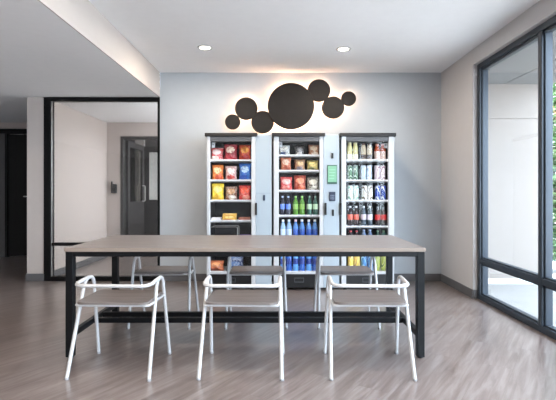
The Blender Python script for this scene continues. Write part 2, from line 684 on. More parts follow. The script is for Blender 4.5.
# fixed glazed screen beyond it
w = struct_empty('door_3', (px(143, 9.2), 9.19, 0))
bm = BM()
xs = [0, 0.09, 0.30, 0.36, 0.42, 0.62, 0.70]
add_box(bm, -0.16, 0.02, 0.0, 0.1, 0, 2.26, 0.004)
obj('column', bm, mat('pale_grey_column', S(176, 172, 168), 0.5), w)
bm = BM()
add_box(bm, 0.02, 0.12, 0.02, 0.08, 0, 2.06, 0.003)
add_box(bm, 0.32, 0.42, 0.02, 0.08, 0, 2.06, 0.003)
add_box(bm, 0.12, 0.32, 0.02, 0.08, 1.94, 2.06, 0.003)
add_box(bm, 0.12, 0.32, 0.02, 0.08, 0, 0.97, 0.003)
add_box(bm, 0.42, 1.3, 0.02, 0.08, 0, 2.06, 0.003)
obj('door_leaf', bm, m_dgrey, w)
bm = BM(); add_box(bm, 0.12, 0.32, 0.045, 0.052, 0.97, 1.94)
obj('frosted_pane', bm, mat('frosted_white_pane', S(205, 205, 202), 0.3), w)

# card reader on the far wall
t = thing('card_reader', 'black card reader on the cream wall behind the glass partition', 'card reader', (px(114.5, DE), DE, pz(189, DE)))
box('reader_body', m_blackpl, -0.055, 0.05, -0.04, 0, -0.075, 0.085, t, 0.012)
bm = BM(); add_box(bm, -0.035, -0.015, -0.075, -0.035, 0.02, 0.13, 0.006)
obj('handset', bm, m_blackpl, t)

# ------------------------------------------------------------------ outside
bm = BM(); add_box(bm, 2.2, 30, -18, 22, -0.2, -0.02)
add_box(bm, -20, 2.2, -18, YB, -0.2, -0.02)
struct('ground', bm, m_pave)
bm = BM()
YE = 5.62
add_box(bm, 2.23, 3.40, YE, YE + 0.25, -0.02, 2.042)
add_box(bm, 2.23, 3.40, YE + 0.012, YE + 0.25, 2.042, 2.05)
add_box(bm, 2.23, 3.40, YE, YE + 0.25, 2.05, 2.9)
struct('wall_exterior', bm, m_ext_wall)
bm = BM()
add_box(bm, 2.228, 2.815, 3.3, YE + 0.25, 2.475, 2.62)
add_box(bm, 2.83, 3.42, 3.3, YE + 0.25, 2.475, 2.62)
add_box(bm, 2.815, 2.83, 3.3, YE + 0.25, 2.495, 2.62)
struct('ceiling_exterior', bm, m_soffit)
bm = BM()
add_box(bm, 2.23, 3.40, YE - 0.015, YE, -0.02, 0.05, 0.003)
struct('baseboard_exterior', bm, mat('pale_grey_kerb', S(190, 196, 200), 0.7))


def shrub(x, y, h, r, label, seed):
    rnd = random.Random(seed)
    t = thing('shrub', label, 'shrub', (x, y, -0.02), 0, 'shrubs outside the window')
    bm = BM()
    for k in range(5):
        a = k * 1.26 + rnd.random()
        add_tube(bm, [(0, 0, 0), (0.25 * r * math.cos(a), 0.25 * r * math.sin(a), h * 0.4), (0.6 * r * math.cos(a), 0.6 * r * math.sin(a), h * 0.8)], [0.03, 0.02, 0.008], 6)
    obj('stem', bm, m_bark, t, True)
    bm = BM()
    for k in range(5000):
        a = rnd.random() * 2 * PI
        zz = rnd.random()
        rr = r * math.sqrt(rnd.random()) * (0.55 + 0.45 * math.sin(PI * min(1, zz * 0.9 + 0.1)))
        p = Vector((rr * math.cos(a), rr * math.sin(a), h * (0.06 + 0.94 * zz)))
        M = Matrix.Translation(p) @ Matrix.Rotation(rnd.random() * 6.3, 4, 'Z') @ Matrix.Rotation(rnd.random() * 2 - 1, 4, 'X')
        s = 0.05 + 0.05 * rnd.random()
        vs = [bm.verts.new(M @ Vector(q)) for q in ((-s, 0, 0), (0, -s * 0.45, 0.012), (s, 0, 0), (0, s * 0.45, 0.012))]
        bm.faces.new(vs)
    f = obj('foliage', bm, m_leaf, t)
    return t


shrub(4.15, 6.5, 2.9, 0.6, 'tall green shrub outside, at the right edge behind the window mullion', 3)

# ------------------------------------------------------------------ table
TX0, TX1 = px(64, 3.04), px(426, 3.04)
TY0, TY1 = 3.04, 3.95
tcx, tcy = (TX0 + TX1) / 2, (TY0 + TY1) / 2
t = thing('communal_table', 'long communal table with greyish wood top and black metal frame', 'table', (tcx, tcy, 0))
hw, hd = (TX1 - TX0) / 2, (TY1 - TY0) / 2
ZT = 0.75
bm = BM()
add_box(bm, -hw + 0.002, hw - 0.002, -hd + 0.002, hd - 0.002, ZT - 0.025, ZT, 0.002)
top = obj('tabletop', bm, m_top, t)
bm = BM()
for (a0, a1, b0, b1) in ((-hw, hw, -hd, -hd + 0.003), (-hw, hw, hd - 0.003, hd), (-hw, -hw + 0.003, -hd + 0.003, hd - 0.003), (hw - 0.003, hw, -hd + 0.003, hd - 0.003)):
    add_box(bm, a0, a1, b0, b1, ZT - 0.0255, ZT - 0.0015)
eb = obj('edge_band', bm, m_edge, top)
eb['label'] = 'lighter beige edge band'
L_ = 0.05
zb = ZT - 0.026
bm = BM()
i0, i1 = 0.006, 0.006 + L_
add_box(bm, -hw + i1, hw - i1, -hd + i0, -hd + i1, zb - 0.034, zb, 0.003)
add_box(bm, -hw + i1, hw - i1, hd - i1, hd - i0, zb - 0.034, zb, 0.003)
add_box(bm, -hw + i0, -hw + i1, -hd + i1, hd - i1, zb - 0.034, zb, 0.003)
add_box(bm, hw - i1, hw - i0, -hd + i1, hd - i1, zb - 0.034, zb, 0.003)
obj('apron', bm, m_black, t)
for sx in (-1, 1):
    for sy in (-1, 1):
        bm = BM()
        xa, xb = sorted((sx * (hw - i0), sx * (hw - i1)))
        ya, yb = sorted((sy * (hd - i0), sy * (hd - i1)))
        add_box(bm, xa, xb, ya, yb, 0.008, zb, 0.003)
        lg = obj('leg', bm, m_black, t)
        bm = BM()
        add_lathe(bm, [(0.018, 0), (0.02, 0.004), (0.02, 0.009)], 12, c=((xa + xb) / 2, (ya + yb) / 2, 0))
        obj('foot', bm, m_blackpl, lg, True)
for sx in (-1, 1):
    bm = BM()
    xa, xb = sorted((sx * (hw - i0 - 0.007), sx * (hw - i1 + 0.007)))
    add_box(bm, xa, xb, -hd + i1, hd - i1, 0.132, 0.172, 0.003)
    obj('side_rail', bm, m_black, t)
for dd in (3.435, 3.60):
    bm = BM()
    add_box(bm, -hw + i1 - 0.007, hw - i1 + 0.007, dd - tcy - 0.018, dd - tcy + 0.018, 0.133, 0.170, 0.003)
    obj('foot_rail', bm, m_black, t)


# ------------------------------------------------------------------ stools (low armchairs)
def make_stool(label, loc, rz):
    t = thing('tube_armchair', label, 'chair', loc, rz, 'white tube armchairs at the long table')
    # local: back towards -y; feet at y = -0.225 and 0.222
    r = 0.0115
    za = 0.566
    hx, hb = 0.235, 0.25        # half width of the arms, half width of the feet
    y1, y2 = -0.015, 0.105      # corners of the arch on each side
    yb_ = -0.175                # back bar
    zl = 0.445
    for s in (-1, 1):
        arch = rounded([(s * hb, -0.225, 0.006), (s * hx, y1, za), (s * hx, y2, za), (s * hb, 0.222, 0.006)], [0, 0.07, 0.06, 0], 8)
        ca = arch[0].lerp(arch[1], (zl - arch[0].z) / (arch[1].z - arch[0].z))
        cb = arch[-1].lerp(arch[-2], (zl - arch[-1].z) / (arch[-2].z - arch[-1].z))
        bm = BM(); add_tube(bm, [ca] + arch[1:-1] + [cb], r, 12)
        obj('arm', bm, m_white_metal, t, True)
        for a, c in ((arch[0], ca), (arch[-1], cb)):
            bm = BM(); add_tube(bm, [a, c], r, 12)
            lg = obj('leg', bm, m_white_metal, t, True)
            bm = BM(); add_lathe(bm, [(0.011, 0), (0.0135, 0.003), (0.0135, 0.012), (0.0118, 0.014)], 12, c=(a.x, a.y, 0))
            obj('foot_cap', bm, m_foot, lg, True)
    # low back bar: one bent tube from arm to arm
    zb2 = za - 0.012
    pts = [(-hx, 0.045, za + 0.002), (-hx, -0.03, za + 0.0), (-hx, yb_, zb2), (hx, yb_, zb2), (hx, -0.03, za + 0.0), (hx, 0.045, za + 0.002)]
    bm = BM(); add_tube(bm, rounded(pts, [0, 0.04, 0.095, 0.095, 0.04, 0], 8), r, 12)
    obj('back_bar', bm, m_white_metal, t, True)
    # seat frame: side rails and cross tubes under the seat
    zs = 0.432
    k = (zs - 0.006) / (za - 0.006)
    fx, fy = hb + (hx - hb) * k, 0.222 + (y2 - 0.222) * k
    bx, by = fx, -0.150
    bm = BM()
    for s in (-1, 1):
        add_tube(bm, rounded([(s * (bx - 0.05), by - 0.012, zs), (s * (bx - 0.012), by - 0.012, zs), (s * fx, fy, zs)], [0, 0.03, 0], 6), 0.008, 10)
    add_tube(bm, [(-(bx - 0.05), by - 0.012, zs), (bx - 0.05, by - 0.012, zs)], 0.008, 10)
    add_tube(bm, [(-fx, fy - 0.004, zs), (fx, fy - 0.004, zs)], 0.008, 10)
    obj('seat_frame', bm, m_white_metal, t, True)
    # laminate seat, slightly dished, rounded corners
    bm = BM()
    nx, ny = 16, 12
    sw, s0, s1 = bx - 0.016, by - 0.030, fy + 0.052
    thick = 0.014
    grid = {}
    for lay in (0, 1):
        for i in range(nx + 1):
            for j in range(ny + 1):
                u, v = i / nx * 2 - 1, j / ny * 2 - 1
                X, Y = u * sw, (s0 + s1) / 2 + v * (s1 - s0) / 2
                rc = 0.04
                ax, ay = abs(u) * sw - (sw - rc), abs(v) * (s1 - s0) / 2 - ((s1 - s0) / 2 - rc)
                if ax > 0 and ay > 0 and math.hypot(ax, ay) > rc:
                    k = rc / math.hypot(ax, ay)
                    X = math.copysign(sw - rc + ax * k, u)
                    Y = (s0 + s1) / 2 + math.copysign((s1 - s0) / 2 - rc + ay * k, v)
                z = 0.4405 + lay * thick - lay * 0.004 * (1 - u * u) * (1 - v * v)
                grid[lay, i, j] = bm.verts.new((X, Y, z))
    for i in range(nx):
        for j in range(ny):
            bm.faces.new((grid[1, i, j], grid[1, i + 1, j], grid[1, i + 1, j + 1], grid[1, i, j + 1]))
            bm.faces.new((grid[0, i, j], grid[0, i, j + 1], grid[0, i + 1, j + 1], grid[0, i + 1, j]))
    per = [(i, 0) for i in range(nx)] + [(nx, j) for j in range(ny)] + [(i, ny) for i in range(nx, 0, -1)] + [(0, j) for j in range(ny, 0, -1)]
    for k in range(len(per)):
        a, b2 = per[k], per[(k + 1) % len(per)]
        bm.faces.new((grid[0, a[0], a[1]], grid[0, b2[0], b2[1]], grid[1, b2[0], b2[1]], grid[1, a[0], a[1]]))
    st = obj('seat', bm, m_seat, t, True, 30)
    st['label'] = 'grey wood laminate seat'
    return t


YN, YF = 2.92, 3.93
stool_spots = [
    (-1.013, YN, math.radians(-2), 'white tube armchair on the near side of the table, at its left end'),
    (-0.222, YN, math.radians(-1.5), 'white tube armchair on the near side of the table, in the middle'),
    (0.572, YN, math.radians(-1), 'white tube armchair on the near side of the table, at its right end'),
    (-0.985, YF, PI, 'white tube armchair on the far side of the table, at its left end'),
    (-0.185, YF, PI + math.radians(1), 'white tube armchair on the far side of the table, in the middle'),
    (0.585, YF, PI, 'white tube armchair on the far side of the table, at its right end'),
]
first = None
for (x, y, a, lab) in stool_spots:
    if first is None:
        first = make_stool(lab, (x, y, 0), a)
    else:
        copy_thing(first, (x, y, 0), a, lab)

# ------------------------------------------------------------------ wall discs
disc_spots = [
    (232.6, 121.9, 7.7, 0.050, 'smallest dark disc at the left end of the backlit wall discs'),
    (246.2, 108.5, 11.4, 0.066, 'dark backlit wall disc second from left, above the left machine'),
    (262.6, 122.1, 11.4, 0.050, 'dark backlit wall disc low on the left of the largest disc'),
    (291.0, 106.0, 23.3, 0.076, 'largest dark backlit disc, in the centre of the wall group'),
    (319.0, 90.4, 11.4, 0.050, 'topmost dark backlit wall disc, touching the upper right of the largest'),
    (333.1, 107.5, 11.3, 0.066, 'dark backlit wall disc between the topmost disc and the small right one'),
    (348.7, 98.5, 7.5, 0.050, 'small dark backlit wall disc at the right end of the group'),
]
for (cx, cy, rr, off, lab) in disc_spots:
    d = DB - off
    R_ = rr * d / F
    t = thing('wall_disc_light', lab, 'wall light', (px(cx, d), DB, pz(cy, d)), 0, 'dark backlit discs on the back wall')
    bm = BM()
    add_lathe(bm, [(0.001, off), (R_ - 0.003, off), (R_, off - 0.003), (R_, off - 0.016), (R_ - 0.003, off - 0.018), (0.001, off - 0.018)], 56, axis='Y')
    obj('disc', bm, m_bronze, t, True, 30)
    bm = BM()
    add_lathe(bm, [(0.03, 0), (0.03, off - 0.018)], 20, axis='Y')
    obj('standoff', bm, m_bronze, t, True, 30)
    bm = BM()
    rl = R_ - 0.016
    add_lathe(bm, [(rl - 0.008, off - 0.018), (rl - 0.008, off - 0.024), (rl, off - 0.024), (rl, off - 0.018)], 48, axis='Y')
    lr = obj('light_ring', bm, m_halo, t, True, 30)
    lr['label'] = 'warm glowing ring behind the disc'


# ------------------------------------------------------------------ ceiling lights
def downlight(x, y, z, label, power, group='recessed ceiling downlights', tint=(1.0, 0.86, 0.70)):
    t = thing('recessed_downlight', label, 'ceiling light', (x, y, z), 0, group)
    bm = BM()
    add_lathe(bm, [(0.052, 0.0), (0.056, -0.006), (0.078, -0.004), (0.082, 0.0)], 32)
    obj('trim_ring', bm, m_white_metal, t, True)
    bm = BM()
    add_lathe(bm, [(0.001, -0.001), (0.053, -0.001), (0.053, 0.0)], 32)
    l = obj('lamp_lens', bm, m_lens, t, True)
    l['label'] = 'glowing warm lens'
    ld = bpy.data.lights.new('downlight_beam', 'AREA')
    ld.shape = 'DISK'
    ld.size = 0.1
    ld.energy = power
    ld.color = tint
    ld.spread = math.radians(180)
    lo = bpy.data.objects.new('downlight_beam', ld)
    COL.objects.link(lo)
    lo.parent = t
    lo.location = (0, 0, -0.012)
    return t


PW = 11.5
downlight(px(205, 4.71), 4.71, ZC, 'left of the two recessed ceiling lights above the machines', PW)
downlight(px(343.5, 4.76), 4.76, ZC, 'right of the two recessed ceiling lights above the machines', PW)
for (x, y, lab) in ((-0.76, 2.2, 'added unseen fill light above the viewer, left of two'), (0.69, 2.2, 'added unseen fill light above the viewer, right of two'),
                    (-0.76, -0.6, 'added unseen fill light behind the viewer, left of two'), (0.69, -0.6, 'added unseen fill light behind the viewer, right of two')):
    downlight(x, y, ZC, lab, PW, 'added fill lights out of view')  # out-of-view lights added to brighten the room
downlight(-2.3, 1.2, ZL, 'added unseen warm fill light in the low ceiling left of the viewer', PW * 1.3, 'added low ceiling fill light', (1.0, 0.78, 0.56))  # added out of view to throw warm light on the left floor
downlight(-1.15, 6.9, ZL, 'added hidden fill light in the vestibule behind the back wall', 2.6, 'added vestibule fill light')  # added behind the back wall to light the vestibule

# ------------------------------------------------------------------ vending machines
DM = 5.155
SC = F / DM


def mx(x):
    return (x - VX) / SC


def mz(y):
    return CH + (VY - y) / SC


ZTOP = mz(133)


def machine(label, x0, x1, ix0, ix1, shelves, col, name_col, handle, sensor, interior_top):
    """x0..x1 outer cabinet, ix0..ix1 glazed opening (picture columns at the machine fronts)"""
    X0, X1, I0, I1 = mx(x0), mx(x1), mx(ix0), mx(ix1)
    t = thing('vending_machine', label, 'vending machine', (X0, DM, 0), 0, 'three vending machines against the back wall')
    W = X1 - X0
    i0, i1 = I0 - X0, I1 - X0
    dep = 0.53
    zt, z0 = ZTOP - 0.04, 0.03
    zs_low = mz(273.2)
    # cabinet shell
    bm = BM()
    add_box(bm, 0, i0 - 0.016, 0.05, dep, z0, zt)
    add_box(bm, i1 + 0.016, W, 0.05, dep, z0, zt)
    add_box(bm, i0 - 0.016, i1 + 0.016, dep - 0.03, dep, z0, zt)
    add_box(bm, i0 - 0.016, i1 + 0.016, 0.05, dep - 0.03, z0, 0.06)
    add_box(bm, i0 - 0.016, i1 + 0.016, 0.05, dep - 0.03, zt - 0.02, zt)
    obj('cabinet', bm, m_case, t)
    # dark lining
    bm = BM()
    add_box(bm, i0 - 0.016, i1 + 0.016, dep - 0.036, dep - 0.03, 0.06, zt - 0.02)
    add_box(bm, i0 - 0.016, i0 - 0.011, 0.07, dep - 0.036, 0.06, zt - 0.02)
    add_box(bm, i1 + 0.011, i1 + 0.016, 0.07, dep - 0.036, 0.06, zt - 0.02)
    obj('lining', bm, m_inner, t)
    # door: white frame, glass
    bm = BM()
    zk = zs_low - 0.012
    add_box(bm, 0, i0, 0, 0.05, z0, zt, 0.006)
    add_box(bm, i1, W, 0, 0.05, z0, zt, 0.006)
    add_box(bm, i0, i1, 0.004, 0.05, zk, zk + 0.03, 0.003)
    df = obj('door_frame', bm, m_case, t)
    bm = BM()
    add_box(bm, i0, i1, 0.008, 0.05, zt - 0.055, zt, 0.003)
    obj('header', bm, m_cap2, df)
    bm = BM()
    add_box(bm, i0 + 0.001, i1 - 0.001, 0.018, 0.022, zk + 0.03, zt - 0.055)
    obj('door_pane', bm, g_cool, df)
    # kick panel with delivery slot
    bm = BM()
    add_box(bm, i0, i1, 0.006, 0.05, z0, zk, 0.004)
    kp = obj('kick_panel', bm, m_blackpl, t)
    bm = BM()
    cxk = (i0 + i1) / 2
    zc = (z0 + zk) / 2 + 0.01
    for (a0, a1, b0, b1) in ((-0.055, 0.055, 0.02, 0.026), (-0.055, 0.055, -0.026, -0.02), (-0.055, -0.049, -0.02, 0.02), (0.049, 0.055, -0.02, 0.02)):
        add_box(bm, cxk + a0, cxk + a1, 0.0, 0.006, zc + b0, zc + b1)
    obj('slot_rim', bm, mat('dark_grey_slot_rim', S(70, 72, 78), 0.4), kp)
    # top cap
    bm = BM()
    add_box(bm, -0.02, W + 0.02, -0.018, dep, zt, ZTOP, 0.004)
    obj('top_cap', bm, m_cap, t)
    # feet
    for fx in (0.05, W - 0.05):
        for fy in (0.06, dep - 0.06):
            bm = BM(); add_lathe(bm, [(0.022, 0), (0.022, 0.008), (0.012, 0.012), (0.012, z0)], 12, c=(fx, fy, 0))
            obj('foot', bm, m_blackpl, t, True)
    # shelves
    for ys in shelves:
        z = mz(ys)
        bm = BM()
        add_box(bm, i0 - 0.010, i1 + 0.010, 0.064, dep - 0.04, z - 0.011, z - 0.003)
        sh = obj('shelf', bm, m_shelf, t)
        bm = BM()
        add_box(bm, i0 - 0.010, i1 + 0.010, 0.064, 0.070, z - 0.014, z + 0.014, 0.002)
        obj('price_rail', bm, m_shelf, sh)
    # led strips hidden behind the door frame, on both sides and under the header
    bm = BM()
    add_box(bm, i0 - 0.014, i0 - 0.004, 0.052, 0.062, zk + 0.05, zt - 0.08)
    add_box(bm, i1 + 0.004, i1 + 0.014, 0.052, 0.062, zk + 0.05, zt - 0.08)
    ls = obj('light_strip', bm, m_led, t)
    ls['label'] = 'thin white glowing strip'
    # small white sensor in the top corner
    if sensor:
        sx = mx(sensor[0]) - X0
        sz = mz(sensor[1])
        bm = BM()
        add_box(bm, sx - 0.018, sx + 0.018, 0.06, 0.075, sz - 0.03, sz + 0.03, 0.004)
        sb = obj('temperature_sensor', bm, m_case, t)
        bm = BM()
        add_lathe(bm, [(0.008, 0), (0.008, 0.003)], 14, c=(sx, 0.06, sz + 0.006), axis='Y')
        obj('sensor_eye', bm, m_blackpl, sb)
    # control column at the right of the cabinet
    if col:
        C0, C1 = W + 0.002, mx(col) - X0
        bm = BM()
        add_box(bm, C0, C1, 0.006, dep, z0, mz(134.5), 0.005)
        cp = obj('control_column', bm, m_column, t)
        cp['label'] = 'pale blue control column'
        if name_col == 'plain':
            bm = BM(); add_box(bm, C0 + 0.004, C1 - 0.004, 0.003, 0.007, mz(193.6), mz(192.9))
            obj('seam', bm, mat('grey_seam', S(150, 160, 172), 0.5), cp)
            bm = BM(); add_box(bm, mx(263) - X0, mx(265.2) - X0, -0.006, 0.006, mz(200.5), mz(195), 0.004)
            obj('lock', bm, m_navy, cp)
        else:
            m_green = mat('pale_green_screen', S(116, 168, 138), 0.35)
            a0, a1 = mx(327.2) - X0, mx(337) - X0
            bm = BM(); add_box(bm, a0, a1, -0.006, 0.006, mz(184), mz(165), 0.003)
            sp = obj('screen_bezel', bm, mat('dark_green_bezel', S(48, 84, 72), 0.4), cp)
            bm = BM(); add_box(bm, a0 + 0.008, a1 - 0.006, -0.009, -0.006, mz(182), mz(166))
            sn = obj('screen', bm, m_green, sp)
            sn['label'] = 'pale green notice panel'
            bm = BM()
            for yy in (169.5, 172.3, 175.2, 178.0):
                add_box(bm, a0 + 0.02, a1 - 0.02 - 0.012 * (yy > 175), -0.0105, -0.009, mz(yy + 0.7), mz(yy))
            obj('notice_print', bm, mat('white_print', S(140, 188, 160), 0.5), sn)
            k0, k1 = mx(329.2) - X0, mx(335.4) - X0
            bm = BM(); add_box(bm, k0, k1, -0.010, 0.006, mz(201), mz(191.8), 0.004)
            kp2 = obj('card_terminal', bm, m_navy, cp)
            bm = BM()
            for r_ in range(3):
                for c_ in range(3):
                    kx = k0 + 0.013 + c_ * 0.0165
                    kz = mz(199.4) + r_ * 0.02
                    add_box(bm, kx, kx + 0.011, -0.013, -0.010, kz, kz + 0.012, 0.002)
            obj('key', bm, mat('grey_key', S(112, 124, 144), 0.5), kp2)
            bm = BM(); add_box(bm, mx(332.0) - X0, mx(334.0) - X0, -0.006, 0.006, mz(216), mz(209.5), 0.003)
            obj('coin_slot', bm, m_blackpl, cp)
            bm = BM(); add_box(bm, mx(331.4) - X0, mx(333.4) - X0, -0.008, 0.006, mz(158.5), mz(153), 0.003)
            obj('camera_eye', bm, m_blackpl, cp)
    # door handle
    hx0 = mx(handle[0]) - X0
    bm = BM()
    add_box(bm, hx0 - 0.011, hx0 + 0.011, -0.026, 0.006, mz(215), mz(202.8), 0.006)
    obj('door_handle', bm, m_blackpl, t)
    return t


S1 = [160.2, 180.6, 201, 221.5, 245, 273]
S2 = [155.2, 170.8, 191, 216.3, 244, 273]
S3 = [160, 180.7, 201, 227.3, 249, 273]
machine('left vending machine, with snack bags on its upper shelves', 206.6, 255.6, 210, 251.3, S1, 271.6, 'plain', (256.2,), (212.4, 144.5), 0)
machine('middle vending machine, beside the column with a green panel', 273.6, 323.4, 278.8, 319.6, S2, 339.3, 'full', (325.6,), (280.8, 144), 0)
machine('right vending machine, filled with bottles and cans', 341.4, 394.2, 346.2, 388.8, S3, None, None, (340.6,), (387.0, 145), 0)

# ------------------------------------------------------------------ goods
ROWN = ['top shelf', 'second shelf', 'third shelf', 'fourth shelf', 'fifth shelf', 'bottom shelf']
MACH = {1: 'left', 2: 'middle', 3: 'right'}
SH = {1: S1, 2: S2, 3: S3}
GY = DM + 0.13               # depth of the front row of goods
KG = GY / DM


def gx(x):
    return (x - VX) * GY / F


def gz(y):
    return CH + (VY - y) * GY / F


def shelf_z(m, row):
    return mz(SH[m][row]) - 0.003


def bag(mach, row, xc, wpx, ytop, material, label, puff=0.045):
    z0 = shelf_z(mach, row)
    h = gz(ytop) - z0
    wd = wpx * GY / F
    t = tag(bpy.data.objects.new('snack_bag', None), label, 'snack bag', 'snack packs in the vending machines')
    # a bag is a single skin
    bpy.data.objects.remove(t)
    bm = BM()
    nx, nz = 12, 16
    V = {}
    rnd = random.Random(int(xc * 10 + row))
    for s in (0, 1):
        for i in range(nx + 1):
            for j in range(nz + 1):
                u, v = i / nx * 2 - 1, j / nz
                prof = min(1, max(0.0, (v - 0.05) / 0.22)) * min(1, max(0.0, (0.95 - v) / 0.22))
                prof = math.sqrt(max(0, prof))
                th = puff * prof * (1 - abs(u) ** 2.6) ** 0.6
                th *= 1 + 0.14 * math.sin(u * 7 + v * 9 + xc) + 0.07 * (rnd.random() - 0.5)
                wn = 1 - 0.07 * prof * (1 - abs(2 * v - 1)) - 0.02 * math.sin(v * 21)
                crimp = 0.004 * math.sin(i * 2.6) * (1 if v < 0.06 or v > 0.94 else 0)
                if s == 1 and (i in (0, nx) or j in (0, nz)):
                    V[s, i, j] = V[0, i, j]
                    continue
                V[s, i, j] = bm.verts.new((u * wd / 2 * wn, (-th if s == 0 else th * 0.8) + crimp, v * h))
    for s in (0, 1):
        for i in range(nx):
            for j in range(nz):
                q = [V[s, i, j], V[s, i + 1, j], V[s, i + 1, j + 1], V[s, i, j + 1]]
                q = list(dict.fromkeys(q))
                try:
                    bm.faces.new(q if s == 0 else q[::-1])
                except ValueError:
                    pass
    o = obj('snack_bag', bm, material, None, True, 60)
    o.location = (gx(xc), GY, z0)
    o.rotation_euler = (0, 0, 0.0)
    tag(o, label, 'snack bag', 'snack bags in the vending machines')
    return o


PM = pack_mat
ws, rd, yl = S(238, 232, 226), S(196, 40, 44), S(240, 206, 70)
bag(1, 0, 217.2, 12.5, 148, PM('pack_red_white_stripe', S(206, 64, 66), S(240, 214, 208), S(240, 226, 220), 1.0), 'red and white bag at the left of the top shelf, left machine')
bag(1, 0, 230.8, 13, 144.5, PM('pack_maroon_cream', S(150, 30, 42), S(234, 214, 190), S(196, 70, 80), 2.0), 'dark red bag with a cream patch in the middle of the top shelf, left machine')
bag(1, 0, 245, 12, 145, PM('pack_orange_red', S(214, 82, 44), S(236, 160, 70), S(170, 36, 34), 3.0), 'orange red bag at the right of the top shelf, left machine')
bag(1, 1, 217.8, 11.5, 165, PM('pack_orange_cream', S(226, 134, 62), S(240, 206, 156), S(196, 74, 36), 4.0), 'orange and cream bag at the left of the second shelf, left machine')
bag(1, 1, 231, 11.5, 166, PM('pack_pink_white', S(224, 196, 190), S(240, 232, 228), S(196, 72, 66), 5.0), 'white and pinkish bag in the middle of the second shelf, left machine')
bag(1, 1, 245.2, 12, 163.5, PM('pack_bright_blue', S(52, 120, 206), S(188, 220, 244), S(40, 84, 176), 6.0), 'bright blue bag on the second shelf of the left machine')
bag(1, 2, 217.8, 12.5, 183.5, PM('pack_yellow', S(240, 208, 58), S(250, 232, 130), S(222, 176, 46), 7.0), 'yellow bag on the third shelf of the left machine')
bag(1, 2, 231.3, 12, 186.5, PM('pack_brown_white', S(130, 82, 58), S(196, 146, 104), S(232, 220, 206), 8.0), 'brown and white bag on the third shelf of the left machine')
bag(1, 2, 244.8, 12, 185.5, PM('pack_scarlet', S(206, 40, 44), S(238, 84, 52), S(236, 150, 130), 9.0), 'scarlet bag at the right of the third shelf, left machine')
bag(1, 5, 216.5, 15, 260.5, PM('pack_rust', S(190, 104, 60), S(222, 150, 96), S(140, 62, 36), 10.0), 'rust orange bag on the bottom shelf of the left machine')

bag(2, 0, 284.3, 11, 145.5, PM('pack_white_navy', S(222, 222, 216), S(232, 226, 214), S(46, 66, 110), 11.0), 'white and navy bag at the left of the top shelf, middle machine')
bag(2, 0, 299.4, 9.5, 146.5, PM('pack_black_grey', S(56, 54, 58), S(120, 116, 116), S(214, 208, 204), 12.0), 'black and grey bag in the middle of the top shelf, middle machine')
bag(2, 0, 313.6, 10.5, 145, PM('pack_tan_brown', S(176, 112, 78), S(230, 204, 172), S(224, 206, 186), 13.0), 'tan and cream bag at the right of the top shelf, middle machine')
bag(2, 1, 285.8, 10.5, 157.5, PM('pack_terracotta', S(204, 124, 92), S(236, 200, 176), S(170, 80, 56), 14.0), 'terracotta bag at the left of the second shelf, middle machine')
bag(2, 1, 299.7, 10.5, 159.5, PM('pack_brown_gold', S(170, 128, 92), S(214, 178, 128), S(120, 110, 120), 15.0), 'brown and gold bag in the middle of the second shelf, middle machine')
bag(2, 1, 312.6, 11.5, 160.5, PM('pack_olive_yellow', S(190, 172, 100), S(228, 208, 130), S(120, 120, 76), 16.0), 'olive yellow bag at the right of the second shelf, middle machine')
bag(2, 2, 286.2, 12, 177, PM('pack_red_pink', S(206, 56, 58), S(240, 186, 178), S(232, 140, 130), 17.0), 'red and pink bag at the left of the third shelf, middle machine')
bag(2, 2, 299.8, 12, 175.5, PM('pack_redbrown', S(160, 58, 44), S(228, 150, 118), S(220, 120, 84), 18.0), 'red brown bag in the middle of the third shelf, middle machine')
bag(2, 2, 312.8, 12, 177.5, PM('pack_grey_white', S(120, 116, 104), S(216, 212, 196), S(236, 232, 222), 19.0), 'grey and white bag at the right of the third shelf, middle machine')


def carton(mach, row, xc, wpx, hpx, material, label, name='snack_box', cat='snack box', flapm=None):
    z0 = shelf_z(mach, row)
    wd, h = wpx * GY / F, hpx * GY / F
    t = thing(name, label, cat, (gx(xc), GY, z0), 0.0)
    bm = BM()
    add_box(bm, -wd / 2, wd / 2, -0.05, 0.06, 0, h * 0.82, 0.004)
    obj('carton', bm, material, t)
    bm = BM()
    M = Matrix.Translation((0, -0.05, h * 0.82)) @ Matrix.Rotation(math.radians(-12), 4, 'X')
    add_box(bm, -wd / 2 + 0.004, wd / 2 - 0.004, -0.001, 0.001, -0.002, h * 0.2, 0, M=M)
    add_box(bm, -wd / 2, wd / 2, 0.056, 0.06, h * 0.8, h, 0.001)
    obj('flap', bm, flapm or material, t)
    return t


carton(1, 3, 229.8, 13.5, 7.5, PM('carton_gold', S(222, 176, 70), S(240, 216, 140), S(190, 120, 40), 20.0), 'yellow snack box on the fourth shelf of the left machine')
carton(1, 3, 216.6, 9.5, 3.6, mat('white_carton', S(214, 210, 214), 0.5), 'low white tray at the left of the fourth shelf, left machine', 'snack_tray', 'tray')
carton(1, 3, 244.6, 11.5, 3.8, PM('carton_redbrown', S(150, 84, 66), S(180, 110, 90), S(110, 52, 40), 21.0), 'low red brown tray at the right of the fourth shelf, left machine', 'snack_tray', 'tray')
carton(1, 4, 245, 11, 9, PM('carton_purple', S(112, 88, 160), S(150, 128, 190), S(90, 70, 130), 22.0), 'purple snack box on the fifth shelf of the left machine')
carton(1, 5, 235.5, 15, 15, PM('carton_navy', S(42, 58, 104), S(96, 124, 170), S(190, 200, 214), 23.0), 'navy snack box on the bottom shelf of the left machine')

